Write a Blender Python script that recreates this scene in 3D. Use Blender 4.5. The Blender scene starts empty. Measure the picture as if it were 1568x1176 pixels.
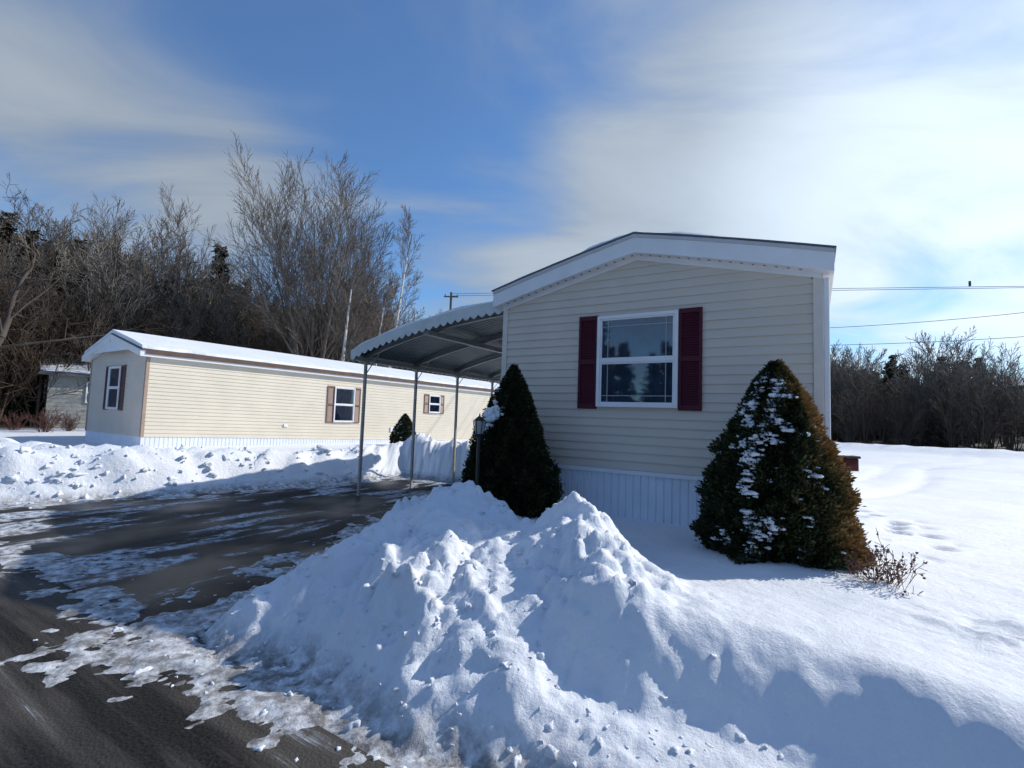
import bpy, math, random
import numpy as np
from mathutils import Matrix, Vector
R=math.radians
# ---------------------------------------------------------------- numpy noise
_rs=np.random.RandomState(7)
_T=_rs.rand(8,256,256)
def vnoise(x,y,k=0):
    T=_T[k%8]
    xi=np.floor(x).astype(int); yi=np.floor(y).astype(int)
    fx=x-xi; fy=y-yi
    fx=fx*fx*(3-2*fx); fy=fy*fy*(3-2*fy)
    a=T[xi%256,yi%256]; b=T[(xi+1)%256,yi%256]; c=T[xi%256,(yi+1)%256]; d=T[(xi+1)%256,(yi+1)%256]
    return (a*(1-fx)+b*fx)*(1-fy)+(c*(1-fx)+d*fx)*fy
def fbm(x,y,f,o=4,k=0,g=.5):
    v=0;a=1;n=0
    for i in range(o):
        v=v+a*(vnoise(x*f+17.3*i,y*f+9.1*i,k+i)-.5); n+=a; a*=g; f*=2.03
    return v/n*2
def worley(x,y,f,k=0):
    x=x*f;y=y*f
    xi=np.floor(x).astype(int); yi=np.floor(y).astype(int)
    best=np.full(x.shape,9.)
    for i in(-1,0,1):
        for j in(-1,0,1):
            cx=xi+i;cy=yi+j
            px=cx+_T[k%8][cx%256,cy%256]; py=cy+_T[(k+1)%8][cx%256,cy%256]
            best=np.minimum(best,(px-x)**2+(py-y)**2)
    return np.sqrt(best)
def sst(a,b,v):
    v=np.clip((v-a)/(b-a),0,1); return v*v*(3-2*v)
# ---------------------------------------------------------------- frames
LX,LY=-.14,7.6
U=(.851,-.526); W=(.526,.851); HANG=-math.atan2(.526,.851)
def to_st(x,y):
    dx=x-LX;dy=y-LY
    return dx*U[0]+dy*U[1], dx*W[0]+dy*W[1]
def to_xy(s,t): return LX+s*U[0]+t*W[0], LY+s*U[1]+t*W[1]

def height(x,y,fine=True):
    x=np.asarray(x,float);y=np.asarray(y,float)
    s,t=to_st(x,y)
    jit=.22*fbm(x,y,.9,3,1)+(.12*fbm(x,y,5,4,2,.6) if fine else 0)
    road=np.minimum(-4.65-t,t+11.0)
    sr=np.interp(t,[-9,-4.65,-3.6,-2.2,.3,3.2],[2.5,.35,-.15,-.75,-1.9,-2.0])
    sl=np.interp(t,[-9,-4.65,-4.1,-2,1,3.2],[-9,-7.2,-6.6,-5.7,-5.1,-5.0])
    drv=np.minimum(np.minimum(s-sl,sr-s),3.1-t)
    D=np.maximum(road,drv)+jit
    e=-D
    up=sst(-.06,.75,e)
    base=.34+.05*fbm(x,y,.22,3,3)
    bank=np.zeros_like(x)
    er=t+4.65
    tc=np.interp(s,[1.8,3.0,3.7,4.6,7,12],[-2.9,-3.45,-3.32,-3.42,-3.55,-3.5])+.10*fbm(x,y,1.1,3,5)
    dc=t-tc
    sw=sst(2.0,3.1,s)
    hi=.17*np.exp(-(np.maximum(dc,0)/.95)**2)*(1+.3*fbm(x,y,.7,2,5))
    face=1-sst(-.56,.03,dc)
    h=base+sw*(hi-face*.35)
    def G(cs,ct,a,b,amp,rot=0,p=1.):
        nonlocal h,bank
        ds=s-cs;dt=t-ct;c,q=math.cos(rot),math.sin(rot)
        g=np.exp(-(((ds*c+dt*q)/a)**2+((-ds*q+dt*c)/b)**2)**p)
        h=h+amp*g; bank=np.maximum(bank,g)
    G(.98,-2.3,.60,.62,.50)
    G(2.46,-2.6,.38,.42,.44)
    G(1.6,-2.6,.6,.6,.12)
    G(1.6,-3.45,.95,.75,.28)
    G(2.75,-3.15,.55,.6,.18)
    G(.1,-1.3,.7,1.0,.14)
    G(6.0,-2.3,.9,.5,.16)
    el=sl-s
    bl=np.exp(-((el-.95)/.75)**2)*(t<4.5)*np.where(el>-.2,1,0)
    bl2=np.exp(-((er-1.1)/.8)**2)*sst(.3,-.3,s+6)
    lb=np.maximum(bl,bl2)*(1+.35*fbm(x,y,.6,3,6))
    h=h+lb*np.interp(t,[-5,-2,1],[.52,.4,.34]); bank=np.maximum(bank,np.clip(lb,0,1))
    eb=t-3.1
    be=np.exp(-((eb-1.1)/.75)**2)*sst(-6.3,-5.2,s)*sst(-1.0,-1.9,s)*(1+.4*fbm(x,y,.8,3,2))
    h=h+be*.45; bank=np.maximum(bank,np.clip(be,0,1))
    h=h+.10*np.exp(-(((x-2.6)/1.2)**2+((y-4.4)/1.0)**2))
    if fine:
        wx=x+.15*fbm(x,y,3,2,1);wy=y+.15*fbm(x,y,3,2,4)
        w1=worley(wx,wy,3.1,2);w2=worley(wx+.04*fbm(x,y,7,2,3),wy,7.5,4);w3=worley(wx,wy,17,5)
        edge=sst(1.3,.15,e)*sst(4.6,1.2,s)
        B=np.clip(bank*1.2+.6*edge,0,1)
        B2=B*sst(-.45,.15,fbm(x,y,.9,3,4)); B3=B*sst(-.35,.15,fbm(x,y,1.4,3,6))
        h=h+B*(.20*(.62-w1)+.13*fbm(x,y,2.2,4,0,.55))+B2*(.115*(.5-w2))+B3*(.05*(.5-w3))+B2*.04*fbm(x,y,13,3,2,.65)
        fsl=sw*np.exp(-((dc+.45)/.5)**2)
        h=h+fsl*(.05*fbm(x,y,2.6,4,3)+.02*(.5-w2))
        h=h+.008*fbm(x,y,6,3,5)*up+.02*fbm(x,y,1.3,2,7)
        fp=np.exp(-((x-(4.6+.22*(y-5)+.35*np.sin(y*1.1)))/.35)**2)*sst(4.5,6,y)*sst(16,11,y)
        h=h-fp*.09*sst(.42,.15,worley(x,y,2.4,6))
        for c0,k in((9,.9),(10.6,.9),(16,1.5)):
            h=h-.08*np.exp(-((y-(c0+k*(x-6)+.6*np.sin(x*.5)))/.22)**2)*(x>5)*sst(5,7,x)
    z=-.05+up*(h+.05)
    if fine:
        th=.05*(fbm(x,y,3.2,5,6,.62)+.45*sst(-.7,0,e)-.36)
        z=np.where((e<.1)&(e>-.8), np.maximum(z, np.minimum(th,.02)), z)
        mouth=np.exp(-((t+4.62+.15*fbm(x,y,.8,2,2))/.34)**2)*sst(-7.5,-5.5,s)*sst(.9,-.2,s)
        tm=.06*(fbm(x,y,3.6,5,3,.65)+.75*mouth-.56)
        z=np.where((mouth>.15)&(e<.1), np.maximum(z,np.minimum(tm,.03)), z)
    r=np.hypot(x,y); az=np.degrees(np.arctan2(x,y))
    st0=np.interp(az,[-60,-46,-20,0,30,50],[27,30,37,44,46,46])
    H=np.interp(az,[-180,-90,-46,-25,-8,5,25,35,60,90,180],[3,8,8,7.5,7,5,2,2,3,4,3])
    hill=H*sst(0,1,(r-st0)/48)*np.where(y>-20,1,.0)
    hill=hill*(1+.18*fbm(x,y,.03,3,1))
    bm=.5*np.exp(-((r-39.5)/1.3)**2)*sst(20,28,az)*(1+.5*fbm(x,y,.3,3,2))
    z=z+hill+bm*(y>0)
    forest=sst(0,1.2,(r-st0+fbm(x,y,.2,3,3)*2)/2.)*(y>-20)
    return z,forest

def axis(a,b,d,lo,hi,g):
    c=list(np.arange(a,b,d)); st=d;p=a;L=[]
    while p>lo: st*=g;p-=st;L.append(p)
    st=d;p=c[-1];Rr=[]
    while p<hi: st*=g;p+=st;Rr.append(p)
    return np.array(L[::-1]+c+Rr)
# ---------------------------------------------------------------- materials
def mat(name,col=(.5,.5,.5),rough=.6,var=0.,vscale=6.,bump=0.,bscale=40.,metal=0.,spec=.5,col2=None):
    m=bpy.data.materials.new(name);m.use_nodes=True
    nt=m.node_tree;b=nt.nodes['Principled BSDF']
    b.inputs['Base Color'].default_value=(*col,1);b.inputs['Roughness'].default_value=rough
    b.inputs['Metallic'].default_value=metal;b.inputs['Specular IOR Level'].default_value=spec
    tc=nt.nodes.new('ShaderNodeTexCoord')
    if var>0 or col2:
        n=nt.nodes.new('ShaderNodeTexNoise');n.inputs['Scale'].default_value=vscale;n.inputs['Detail'].default_value=3
        nt.links.new(tc.outputs['Object'],n.inputs['Vector'])
        cr=nt.nodes.new('ShaderNodeValToRGB');cr.color_ramp.elements[0].position=.3;cr.color_ramp.elements[1].position=.7
        c2=col2 or tuple(min(1,c*(1+var)) for c in col); c1=tuple(c*(1-var) for c in col)
        cr.color_ramp.elements[0].color=(*c1,1);cr.color_ramp.elements[1].color=(*c2,1)
        nt.links.new(n.outputs['Fac'],cr.inputs['Fac']);nt.links.new(cr.outputs['Color'],b.inputs['Base Color'])
    if bump>0:
        n=nt.nodes.new('ShaderNodeTexNoise');n.inputs['Scale'].default_value=bscale;n.inputs['Detail'].default_value=3
        nt.links.new(tc.outputs['Object'],n.inputs['Vector'])
        bp=nt.nodes.new('ShaderNodeBump');bp.inputs['Strength'].default_value=bump;bp.inputs['Distance'].default_value=.01
        nt.links.new(n.outputs['Fac'],bp.inputs['Height']);nt.links.new(bp.outputs['Normal'],b.inputs['Normal'])
    return m
def tint_mat(name,stops,rough=.7,spec=.2):
    m=bpy.data.materials.new(name);m.use_nodes=True;nt=m.node_tree;b=nt.nodes['Principled BSDF']
    a=nt.nodes.new('ShaderNodeAttribute');a.attribute_name='tint'
    cr=nt.nodes.new('ShaderNodeValToRGB')
    while len(cr.color_ramp.elements)<len(stops): cr.color_ramp.elements.new(.5)
    for e,(p,c) in zip(cr.color_ramp.elements,stops): e.position=p;e.color=(*c,1)
    nt.links.new(a.outputs['Fac'],cr.inputs['Fac']);nt.links.new(cr.outputs['Color'],b.inputs['Base Color'])
    b.inputs['Roughness'].default_value=rough;b.inputs['Specular IOR Level'].default_value=spec
    return m
def snow_mat(name,forest=False):
    m=bpy.data.materials.new(name);m.use_nodes=True;nt=m.node_tree;b=nt.nodes['Principled BSDF'];N=nt.nodes;Lk=nt.links
    tc=N.new('ShaderNodeTexCoord')
    n=N.new('ShaderNodeTexNoise');n.inputs['Scale'].default_value=1.2;n.inputs['Detail'].default_value=4
    Lk.new(tc.outputs['Object'],n.inputs['Vector'])
    cr=N.new('ShaderNodeValToRGB');cr.color_ramp.elements[0].position=.35;cr.color_ramp.elements[1].position=.7
    cr.color_ramp.elements[0].color=(.76,.81,.89,1);cr.color_ramp.elements[1].color=(.84,.87,.92,1)
    Lk.new(n.outputs['Fac'],cr.inputs['Fac'])
    out=cr.outputs['Color']
    if forest:
        g=N.new('ShaderNodeNewGeometry');sp=N.new('ShaderNodeSeparateXYZ');Lk.new(g.outputs['Position'],sp.inputs[0])
        n3=N.new('ShaderNodeTexNoise');n3.inputs['Scale'].default_value=9;n3.inputs['Detail'].default_value=6;n3.inputs['Roughness'].default_value=.7
        Lk.new(tc.outputs['Object'],n3.inputs['Vector'])
        mr=N.new('ShaderNodeMapRange');mr.inputs[1].default_value=.16;mr.inputs[2].default_value=-.01;mr.inputs[3].default_value=0;mr.inputs[4].default_value=1
        Lk.new(sp.outputs['Z'],mr.inputs[0])
        mu=N.new('ShaderNodeMath');mu.operation='MULTIPLY';Lk.new(mr.outputs[0],mu.inputs[0])
        m3=N.new('ShaderNodeMapRange');m3.inputs[1].default_value=.34;m3.inputs[2].default_value=.58;Lk.new(n3.outputs['Fac'],m3.inputs[0])
        Lk.new(m3.outputs[0],mu.inputs[1])
        mx0=N.new('ShaderNodeMixRGB');mx0.inputs[2].default_value=(.13,.12,.115,1)
        Lk.new(mu.outputs[0],mx0.inputs[0]);Lk.new(out,mx0.inputs[1])
        a=N.new('ShaderNodeAttribute');a.attribute_name='forest'
        n2=N.new('ShaderNodeTexNoise');n2.inputs['Scale'].default_value=.35;n2.inputs['Detail'].default_value=6;n2.inputs['Roughness'].default_value=.7
        Lk.new(tc.outputs['Object'],n2.inputs['Vector'])
        c2=N.new('ShaderNodeValToRGB');c2.color_ramp.elements[0].position=.3;c2.color_ramp.elements[1].position=.72
        c2.color_ramp.elements[0].color=(.022,.017,.012,1);c2.color_ramp.elements[1].color=(.09,.062,.042,1)
        Lk.new(n2.outputs['Fac'],c2.inputs['Fac'])
        mx=N.new('ShaderNodeMixRGB');Lk.new(a.outputs['Fac'],mx.inputs[0]);Lk.new(mx0.outputs[0],mx.inputs[1]);Lk.new(c2.outputs[0],mx.inputs[2])
        out=mx.outputs[0]
    Lk.new(out,b.inputs['Base Color'])
    b.inputs['Roughness'].default_value=.55;b.inputs['Specular IOR Level'].default_value=.3
    nb=N.new('ShaderNodeTexNoise');nb.inputs['Scale'].default_value=14;nb.inputs['Detail'].default_value=7;nb.inputs['Roughness'].default_value=.72
    Lk.new(tc.outputs['Object'],nb.inputs['Vector'])
    bp=N.new('ShaderNodeBump');bp.inputs['Strength'].default_value=.65;bp.inputs['Distance'].default_value=.035
    Lk.new(nb.outputs['Fac'],bp.inputs['Height']);Lk.new(bp.outputs['Normal'],b.inputs['Normal'])
    return m
def asphalt_mat(name,sx,sy,amount,wet=.35,filmv=.3,filmw=.14):
    m=bpy.data.materials.new(name);m.use_nodes=True;nt=m.node_tree;b=nt.nodes['Principled BSDF'];N=nt.nodes;Lk=nt.links
    tc=N.new('ShaderNodeTexCoord')
    mp=N.new('ShaderNodeMapping');mp.inputs['Scale'].default_value=(sx,sy,1);Lk.new(tc.outputs['Object'],mp.inputs['Vector'])
    n=N.new('ShaderNodeTexNoise');n.inputs['Scale'].default_value=1;n.inputs['Detail'].default_value=8;n.inputs['Roughness'].default_value=.66;n.inputs['Distortion'].default_value=.3
    Lk.new(mp.outputs[0],n.inputs['Vector'])
    big=N.new('ShaderNodeTexNoise');big.inputs['Scale'].default_value=.55;big.inputs['Detail'].default_value=3;Lk.new(tc.outputs['Object'],big.inputs['Vector'])
    ad=N.new('ShaderNodeMath');ad.operation='MULTIPLY_ADD';Lk.new(big.outputs['Fac'],ad.inputs[0]);ad.inputs[1].default_value=.5;Lk.new(n.outputs['Fac'],ad.inputs[2])
    fac=N.new('ShaderNodeMapRange');fac.interpolation_type='SMOOTHSTEP';fac.inputs[1].default_value=amount;fac.inputs[2].default_value=amount+.08;Lk.new(ad.outputs[0],fac.inputs[0])
    fine=N.new('ShaderNodeTexNoise');fine.inputs['Scale'].default_value=60;fine.inputs['Detail'].default_value=4;Lk.new(tc.outputs['Object'],fine.inputs['Vector'])
    c1=N.new('ShaderNodeValToRGB');c1.color_ramp.elements[0].color=(.006,.006,.007,1);c1.color_ramp.elements[1].color=(.034,.031,.028,1)
    c1.color_ramp.elements[0].position=.3;c1.color_ramp.elements[1].position=.75;Lk.new(fine.outputs['Fac'],c1.inputs[0])
    film=N.new('ShaderNodeMapRange');film.inputs[1].default_value=amount-filmw;film.inputs[2].default_value=amount+.03;film.inputs[4].default_value=filmv;Lk.new(ad.outputs[0],film.inputs[0])
    mf=N.new('ShaderNodeMixRGB');mf.inputs[2].default_value=(.17,.155,.14,1);Lk.new(film.outputs[0],mf.inputs[0]);Lk.new(c1.outputs[0],mf.inputs[1])
    mx=N.new('ShaderNodeMixRGB');mx.inputs[2].default_value=(.55,.61,.70,1);Lk.new(mf.outputs[0],mx.inputs[1])
    br=N.new('ShaderNodeMath');br.operation='MULTIPLY';Lk.new(fac.outputs[0],br.inputs[0])
    f2=N.new('ShaderNodeTexNoise');f2.inputs['Scale'].default_value=10;f2.inputs['Detail'].default_value=7;f2.inputs['Roughness'].default_value=.7;Lk.new(tc.outputs['Object'],f2.inputs['Vector'])
    f2m=N.new('ShaderNodeMapRange');f2m.inputs[1].default_value=.38;f2m.inputs[2].default_value=.54;Lk.new(f2.outputs['Fac'],f2m.inputs[0]);Lk.new(f2m.outputs[0],br.inputs[1])
    Lk.new(br.outputs[0],mx.inputs[0]);Lk.new(mx.outputs[0],b.inputs['Base Color'])
    rr=N.new('ShaderNodeMapRange');rr.inputs[1].default_value=.35;rr.inputs[2].default_value=.65;rr.inputs[3].default_value=wet;rr.inputs[4].default_value=.9;Lk.new(big.outputs['Fac'],rr.inputs[0]);Lk.new(rr.outputs[0],b.inputs['Roughness'])
    b.inputs['Specular IOR Level'].default_value=.14
    hs=N.new('ShaderNodeMath');hs.operation='MULTIPLY_ADD';Lk.new(br.outputs[0],hs.inputs[0]);hs.inputs[1].default_value=1.6;Lk.new(fine.outputs['Fac'],hs.inputs[2])
    bp=N.new('ShaderNodeBump');bp.inputs['Strength'].default_value=.7;bp.inputs['Distance'].default_value=.012;Lk.new(hs.outputs[0],bp.inputs['Height']);Lk.new(bp.outputs[0],b.inputs['Normal'])
    return m
M_snow=snow_mat('snow_ground',True); M_snowo=snow_mat('snow_cover')
M_cream=mat('vinyl_siding_cream',(.615,.545,.465),.5,.05,1.5,.1,60)
M_yel=mat('vinyl_siding_yellow',(.66,.60,.49),.5,.05,1.2,.1,60)
M_white=mat('white_trim',(.76,.77,.79),.45,.05,3,.1,50)
M_skirt=mat('white_skirting',(.72,.76,.84),.5,.05,3,.1,40)
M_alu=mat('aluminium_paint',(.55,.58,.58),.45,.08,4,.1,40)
M_alud=mat('aluminium_underside_shade',(.12,.155,.16),.5,.12,3,.1,40)  # same light aluminium, with the carport's underside shade put into the colour
M_roof=mat('roof_metal',(.10,.10,.11),.5,.2,3)
M_brown=mat('brown_fascia',(.10,.055,.04),.6,.2,4)
M_mar=mat('maroon_shutter',(.075,.009,.022),.55,.12,5,.1,60,spec=.25)
M_tan=mat('taupe_shutter',(.20,.11,.085),.5,.1,5)
M_maru=mat('dark_shutter',(.10,.05,.05),.5,.1,5)
M_cur=mat('curtain_cloth',(.07,.105,.165),.8,.35,5)
M_black=mat('black_iron',(.015,.015,.015),.45,.2)
M_post=mat('post_paint',(.36,.34,.31),.5,.15,9)
M_bark=mat('grey_bark',(.16,.13,.108),.9,.3,2.)
M_bark2=mat('brown_bark',(.080,.055,.037),.9,.35,.6)
M_bark3=mat('scrub_bark',(.085,.066,.052),.9,.35,.6)
M_pale=mat('pale_bark',(.20,.175,.15),.9,.3,1.)
M_birch=mat('birch_bark',(.66,.62,.56),.8,.3,7)
M_red=mat('red_twig',(.11,.045,.035),.8,.3,4)
M_wire=mat('wire_black',(.03,.03,.035),.6,.1)
M_wood=mat('pole_wood',(.11,.085,.065),.9,.3,5)
M_grille=mat('grille_bars',(.36,.40,.45),.5,.05)
def glass():
    m=bpy.data.materials.new('window_glass');m.use_nodes=True;nt=m.node_tree;N=nt.nodes;Lk=nt.links
    N.remove(N['Principled BSDF']);o=N['Material Output']
    t=N.new('ShaderNodeBsdfTransparent');t.inputs[0].default_value=(.66,.76,.86,1)
    g=N.new('ShaderNodeBsdfGlossy');g.inputs['Roughness'].default_value=.03;g.inputs[0].default_value=(.8,.9,1,1)
    f=N.new('ShaderNodeFresnel');f.inputs[0].default_value=1.5
    ma=N.new('ShaderNodeMath');ma.operation='MULTIPLY_ADD';ma.inputs[1].default_value=1.3;ma.inputs[2].default_value=.06;Lk.new(f.outputs[0],ma.inputs[0])
    x=N.new('ShaderNodeMixShader');Lk.new(ma.outputs[0],x.inputs[0]);Lk.new(t.outputs[0],x.inputs[1]);Lk.new(g.outputs[0],x.inputs[2]);Lk.new(x.outputs[0],o.inputs[0])
    n=N.new('ShaderNodeTexNoise');n.inputs['Scale'].default_value=2.5;bp=N.new('ShaderNodeBump');bp.inputs['Strength'].default_value=.06;Lk.new(n.outputs[0],bp.inputs['Height']);Lk.new(bp.outputs['Normal'],g.inputs['Normal'])
    return m
M_glass=glass()
# ---------------------------------------------------------------- builders
col=bpy.context.scene.collection
def np_mesh(name,V,F,k,mat_,tint=None,smooth=False,attrs=None):
    me=bpy.data.meshes.new(name);V=np.asarray(V,np.float32);F=np.asarray(F,np.int32)
    me.vertices.add(len(V));me.vertices.foreach_set('co',V.ravel())
    me.loops.add(F.size);me.loops.foreach_set('vertex_index',F.ravel())
    me.polygons.add(len(F));me.polygons.foreach_set('loop_start',np.arange(0,F.size,k,dtype=np.int32))
    try: me.polygons.foreach_set('loop_total',np.full(len(F),k,np.int32))
    except Exception: pass
    me.update(calc_edges=True)
    if smooth: me.polygons.foreach_set('use_smooth',np.ones(len(F),bool))
    if tint is not None:
        a=me.attributes.new('tint','FLOAT','POINT');a.data.foreach_set('value',np.asarray(tint,np.float32))
    if attrs:
        for kk,v in attrs.items():
            a=me.attributes.new(kk,'FLOAT','POINT');a.data.foreach_set('value',np.asarray(v,np.float32))
    me.materials.append(mat_);me.validate()
    return me
def add(name,me,parent=None,loc=None,rot=None,scale=None):
    o=bpy.data.objects.new(name,me);col.objects.link(o)
    if parent:o.parent=parent
    if loc:o.location=loc
    if rot:o.rotation_euler=rot
    if scale:o.scale=scale
    return o
def empty(name,loc=(0,0,0),rz=0):
    o=bpy.data.objects.new(name,None);o.empty_display_size=.3;col.objects.link(o);o.location=loc;o.rotation_euler=(0,0,rz);return o
class MB:
    def __init__(s):s.v=[];s.f=[]
    def quad(s,*p):
        n=len(s.v);s.v+=[tuple(q) for q in p];s.f.append(tuple(range(n,n+len(p))))
    def box(s,x0,x1,y0,y1,z0,z1):
        n=len(s.v);s.v+=[(x,y,z) for x in(x0,x1) for y in(y0,y1) for z in(z0,z1)]
        s.f+=[tuple(n+i for i in q) for q in[(0,1,3,2),(4,6,7,5),(0,4,5,1),(2,3,7,6),(0,2,6,4),(1,5,7,3)]]
    def prism(s,poly,y0,y1):
        n=len(s.v);k=len(poly)
        s.v+=[(x,y0,z) for x,z in poly]+[(x,y1,z) for x,z in poly]
        s.f.append(tuple(range(n,n+k)));s.f.append(tuple(range(n+2*k-1,n+k-1,-1)))
        for i in range(k):
            j=(i+1)%k;s.f.append((n+i,n+k+i,n+k+j,n+j))
    def obj(s,name,m,parent=None,bev=0,smooth=False):
        me=bpy.data.meshes.new(name);me.from_pydata(s.v,[],s.f);me.materials.append(m);me.update()
        o=add(name,me,parent)
        if bev:
            b=o.modifiers.new('b','BEVEL');b.width=bev;b.segments=2;b.limit_method='ANGLE'
        if smooth:
            for p in me.polygons:p.use_smooth=True
        return o
def siding(mb,fn,a0,a1,z0,z1,ztop=None,step=.113,out=.016):
    def rng(z):
        if not ztop:return a0,a1
        mid,half,zE,zP=ztop
        if z<=zE:return a0,a1
        k=1-(z-zE)/(zP-zE);k=max(k,0.001)
        return mid-half*k,mid+half*k
    z=z0
    while z<z1-1e-4:
        zz=min(z+step,z1)
        b0,b1=rng(z);c0,c1=rng(zz)
        mb.quad(fn(b0,out,z),fn(b1,out,z),fn(c1,0.001,zz),fn(c0,0.001,zz))
        mb.quad(fn(b0,0.001,z),fn(b1,0.001,z),fn(b1,out,z),fn(b0,out,z))
        z=zz
def skirting(mb,fn,a0,a1,z0f,z1f,pitch=.1):
    a=a0
    while a<a1-1e-4:
        b=min(a+pitch*.78,a1);c=min(a+pitch,a1)
        mb.quad(fn(a,0,z0f(a)),fn(b,0,z0f(b)),fn(b,0,z1f(b)),fn(a,0,z1f(a)))
        if c>b:
            m=(b+c)/2
            mb.quad(fn(b,0,z0f(b)),fn(m,-.016,z0f(m)),fn(m,-.016,z1f(m)),fn(b,0,z1f(b)))
            mb.quad(fn(m,-.016,z0f(m)),fn(c,0,z0f(c)),fn(c,0,z1f(c)),fn(m,-.016,z1f(m)))
        a=c
def fbox(mb,fn,a0,a1,o0,o1,z0,z1):
    n=len(mb.v);mb.v+=[fn(a,o,z) for a in(a0,a1) for o in(o0,o1) for z in(z0,z1)]
    mb.f+=[tuple(n+i for i in q) for q in[(0,1,3,2),(4,6,7,5),(0,4,5,1),(2,3,7,6),(0,2,6,4),(1,5,7,3)]]
def window(par,fn,a0,a1,z0,z1,shut=None,smat=None,prairie=True,pre=''):
    fr=MB();w=.045;d=.075
    fbox(fr,fn,a0,a0+w,.0,d,z0,z1);fbox(fr,fn,a1-w,a1,.0,d,z0,z1)
    fbox(fr,fn,a0+w,a1-w,.0,d,z1-w,z1);fbox(fr,fn,a0+w,a1-w,.0,d+.012,z0,z0+w)
    zm=(z0+z1)/2
    fbox(fr,fn,a0+w,a1-w,.035,.065,zm-.022,zm+.022)
    t=.022
    for lo,hi,o in((z0+w,zm-.022,.055),(zm+.022,z1-w,.062)):
        fbox(fr,fn,a0+w,a0+w+t,.035,o,lo,hi);fbox(fr,fn,a1-w-t,a1-w,.035,o,lo,hi)
        fbox(fr,fn,a0+w+t,a1-w-t,.035,o,hi-t,hi);fbox(fr,fn,a0+w+t,a1-w-t,.035,o,lo,lo+t)
    fr.obj(pre+'frame',M_white,par,.003)
    if prairie:
        g=MB();q=.009;ins=.085
        for lo,hi in((z0+w+t,zm-.022-t),(zm+.022+t,z1-w-t)):
            A0=a0+w+t;A1=a1-w-t
            for a in(A0+ins,A1-ins): fbox(g,fn,a-q/2,a+q/2,.0465,.052,lo,hi)
            zz=hi-ins if lo>zm else lo+ins
            fbox(g,fn,A0,A1,.047,.0515,zz-q/2,zz+q/2)
        g.obj(pre+'grille',M_grille,par)
    gl=MB();gl.quad(fn(a0+w,.045,z0+w),fn(a1-w,.045,z0+w),fn(a1-w,.045,z1-w),fn(a0+w,.045,z1-w));gl.obj(pre+'glass',M_glass,par)
    cu=MB();n=100
    P=[]
    for i in range(n+1):
        a=a0+w+(a1-a0-2*w)*i/n;f=i/n
        o=.029+.010*math.sin(f*46+2*math.sin(f*9))
        P.append((a,o))
    for (A,o),(B,p) in zip(P,P[1:]):cu.quad(fn(A,o,z0+w),fn(B,p,z0+w),fn(B,p,z1-w),fn(A,o,z1-w))
    cu.obj(pre+'curtain',M_cur,par,smooth=True)
    if shut:
        sh=MB()
        for b0,b1 in((a0-shut,a0-.004),(a1+.004,a1+shut)):
            s0,s1=z0-.03,z1+.02
            fbox(sh,fn,b0,b0+.035,.0,.045,s0,s1);fbox(sh,fn,b1-.035,b1,.0,.045,s0,s1)
            for q0,q1 in((s0,s0+.06),(s1-.06,s1),((s0+s1)/2-.03,(s0+s1)/2+.03)):fbox(sh,fn,b0+.035,b1-.035,.0,.043,q0,q1)
            zz=s0+.06
            while zz<s1-.09:
                if not((s0+s1)/2-.06<zz<(s0+s1)/2+.03):
                    sh.quad(fn(b0+.035,.036,zz),fn(b1-.035,.036,zz),fn(b1-.035,.021,zz+.03),fn(b0+.035,.021,zz+.03))
                    sh.quad(fn(b0+.035,.021,zz+.03),fn(b1-.035,.021,zz+.03),fn(b1-.035,.036,zz+.031),fn(b0+.035,.036,zz+.031))
                zz+=.031
            fbox(sh,fn,b0+.035,b1-.035,.0,.019,s0+.06,s1-.06)
        sh.obj(pre+'shutters',smat,par)
# ---------------------------------------------------------------- ground
gx=axis(-3.0,4.2,.022,-420,420,1.03);gy=axis(1.2,6.2,.022,-90,450,1.03)
X,Y=np.meshgrid(gx,gy,indexing='ij')
Z,FO=height(X,Y)
nx,ny=X.shape
idx=np.arange(nx*ny).reshape(nx,ny)
F=np.stack([idx[:-1,:-1],idx[1:,:-1],idx[1:,1:],idx[:-1,1:]],-1).reshape(-1,4)
g=add('snow_ground',np_mesh('snow_ground',np.stack([X,Y,Z],-1).reshape(-1,3),F,4,M_snow,smooth=True,attrs={'forest':FO.ravel()}))
def gh(x,y): return float(height(np.array([x]),np.array([y]))[0][0])
def sheet(name,x0,x1,y0,y1,z,m):
    mb=MB();mb.quad((x0,y0,z),(x1,y0,z),(x1,y1,z),(x0,y1,z));o=mb.obj(name,m)
    o.location=(LX,LY,0);o.rotation_euler=(0,0,HANG);return o
sheet('road',-60,60,-11.6,-4.65,0,asphalt_mat('road_asphalt',.20,3.2,.86,.5,.5,.20))
sheet('driveway',-9,1.2,-4.65,4,0,asphalt_mat('driveway_asphalt',1.8,.55,.765,.3,.2,.10))
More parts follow.
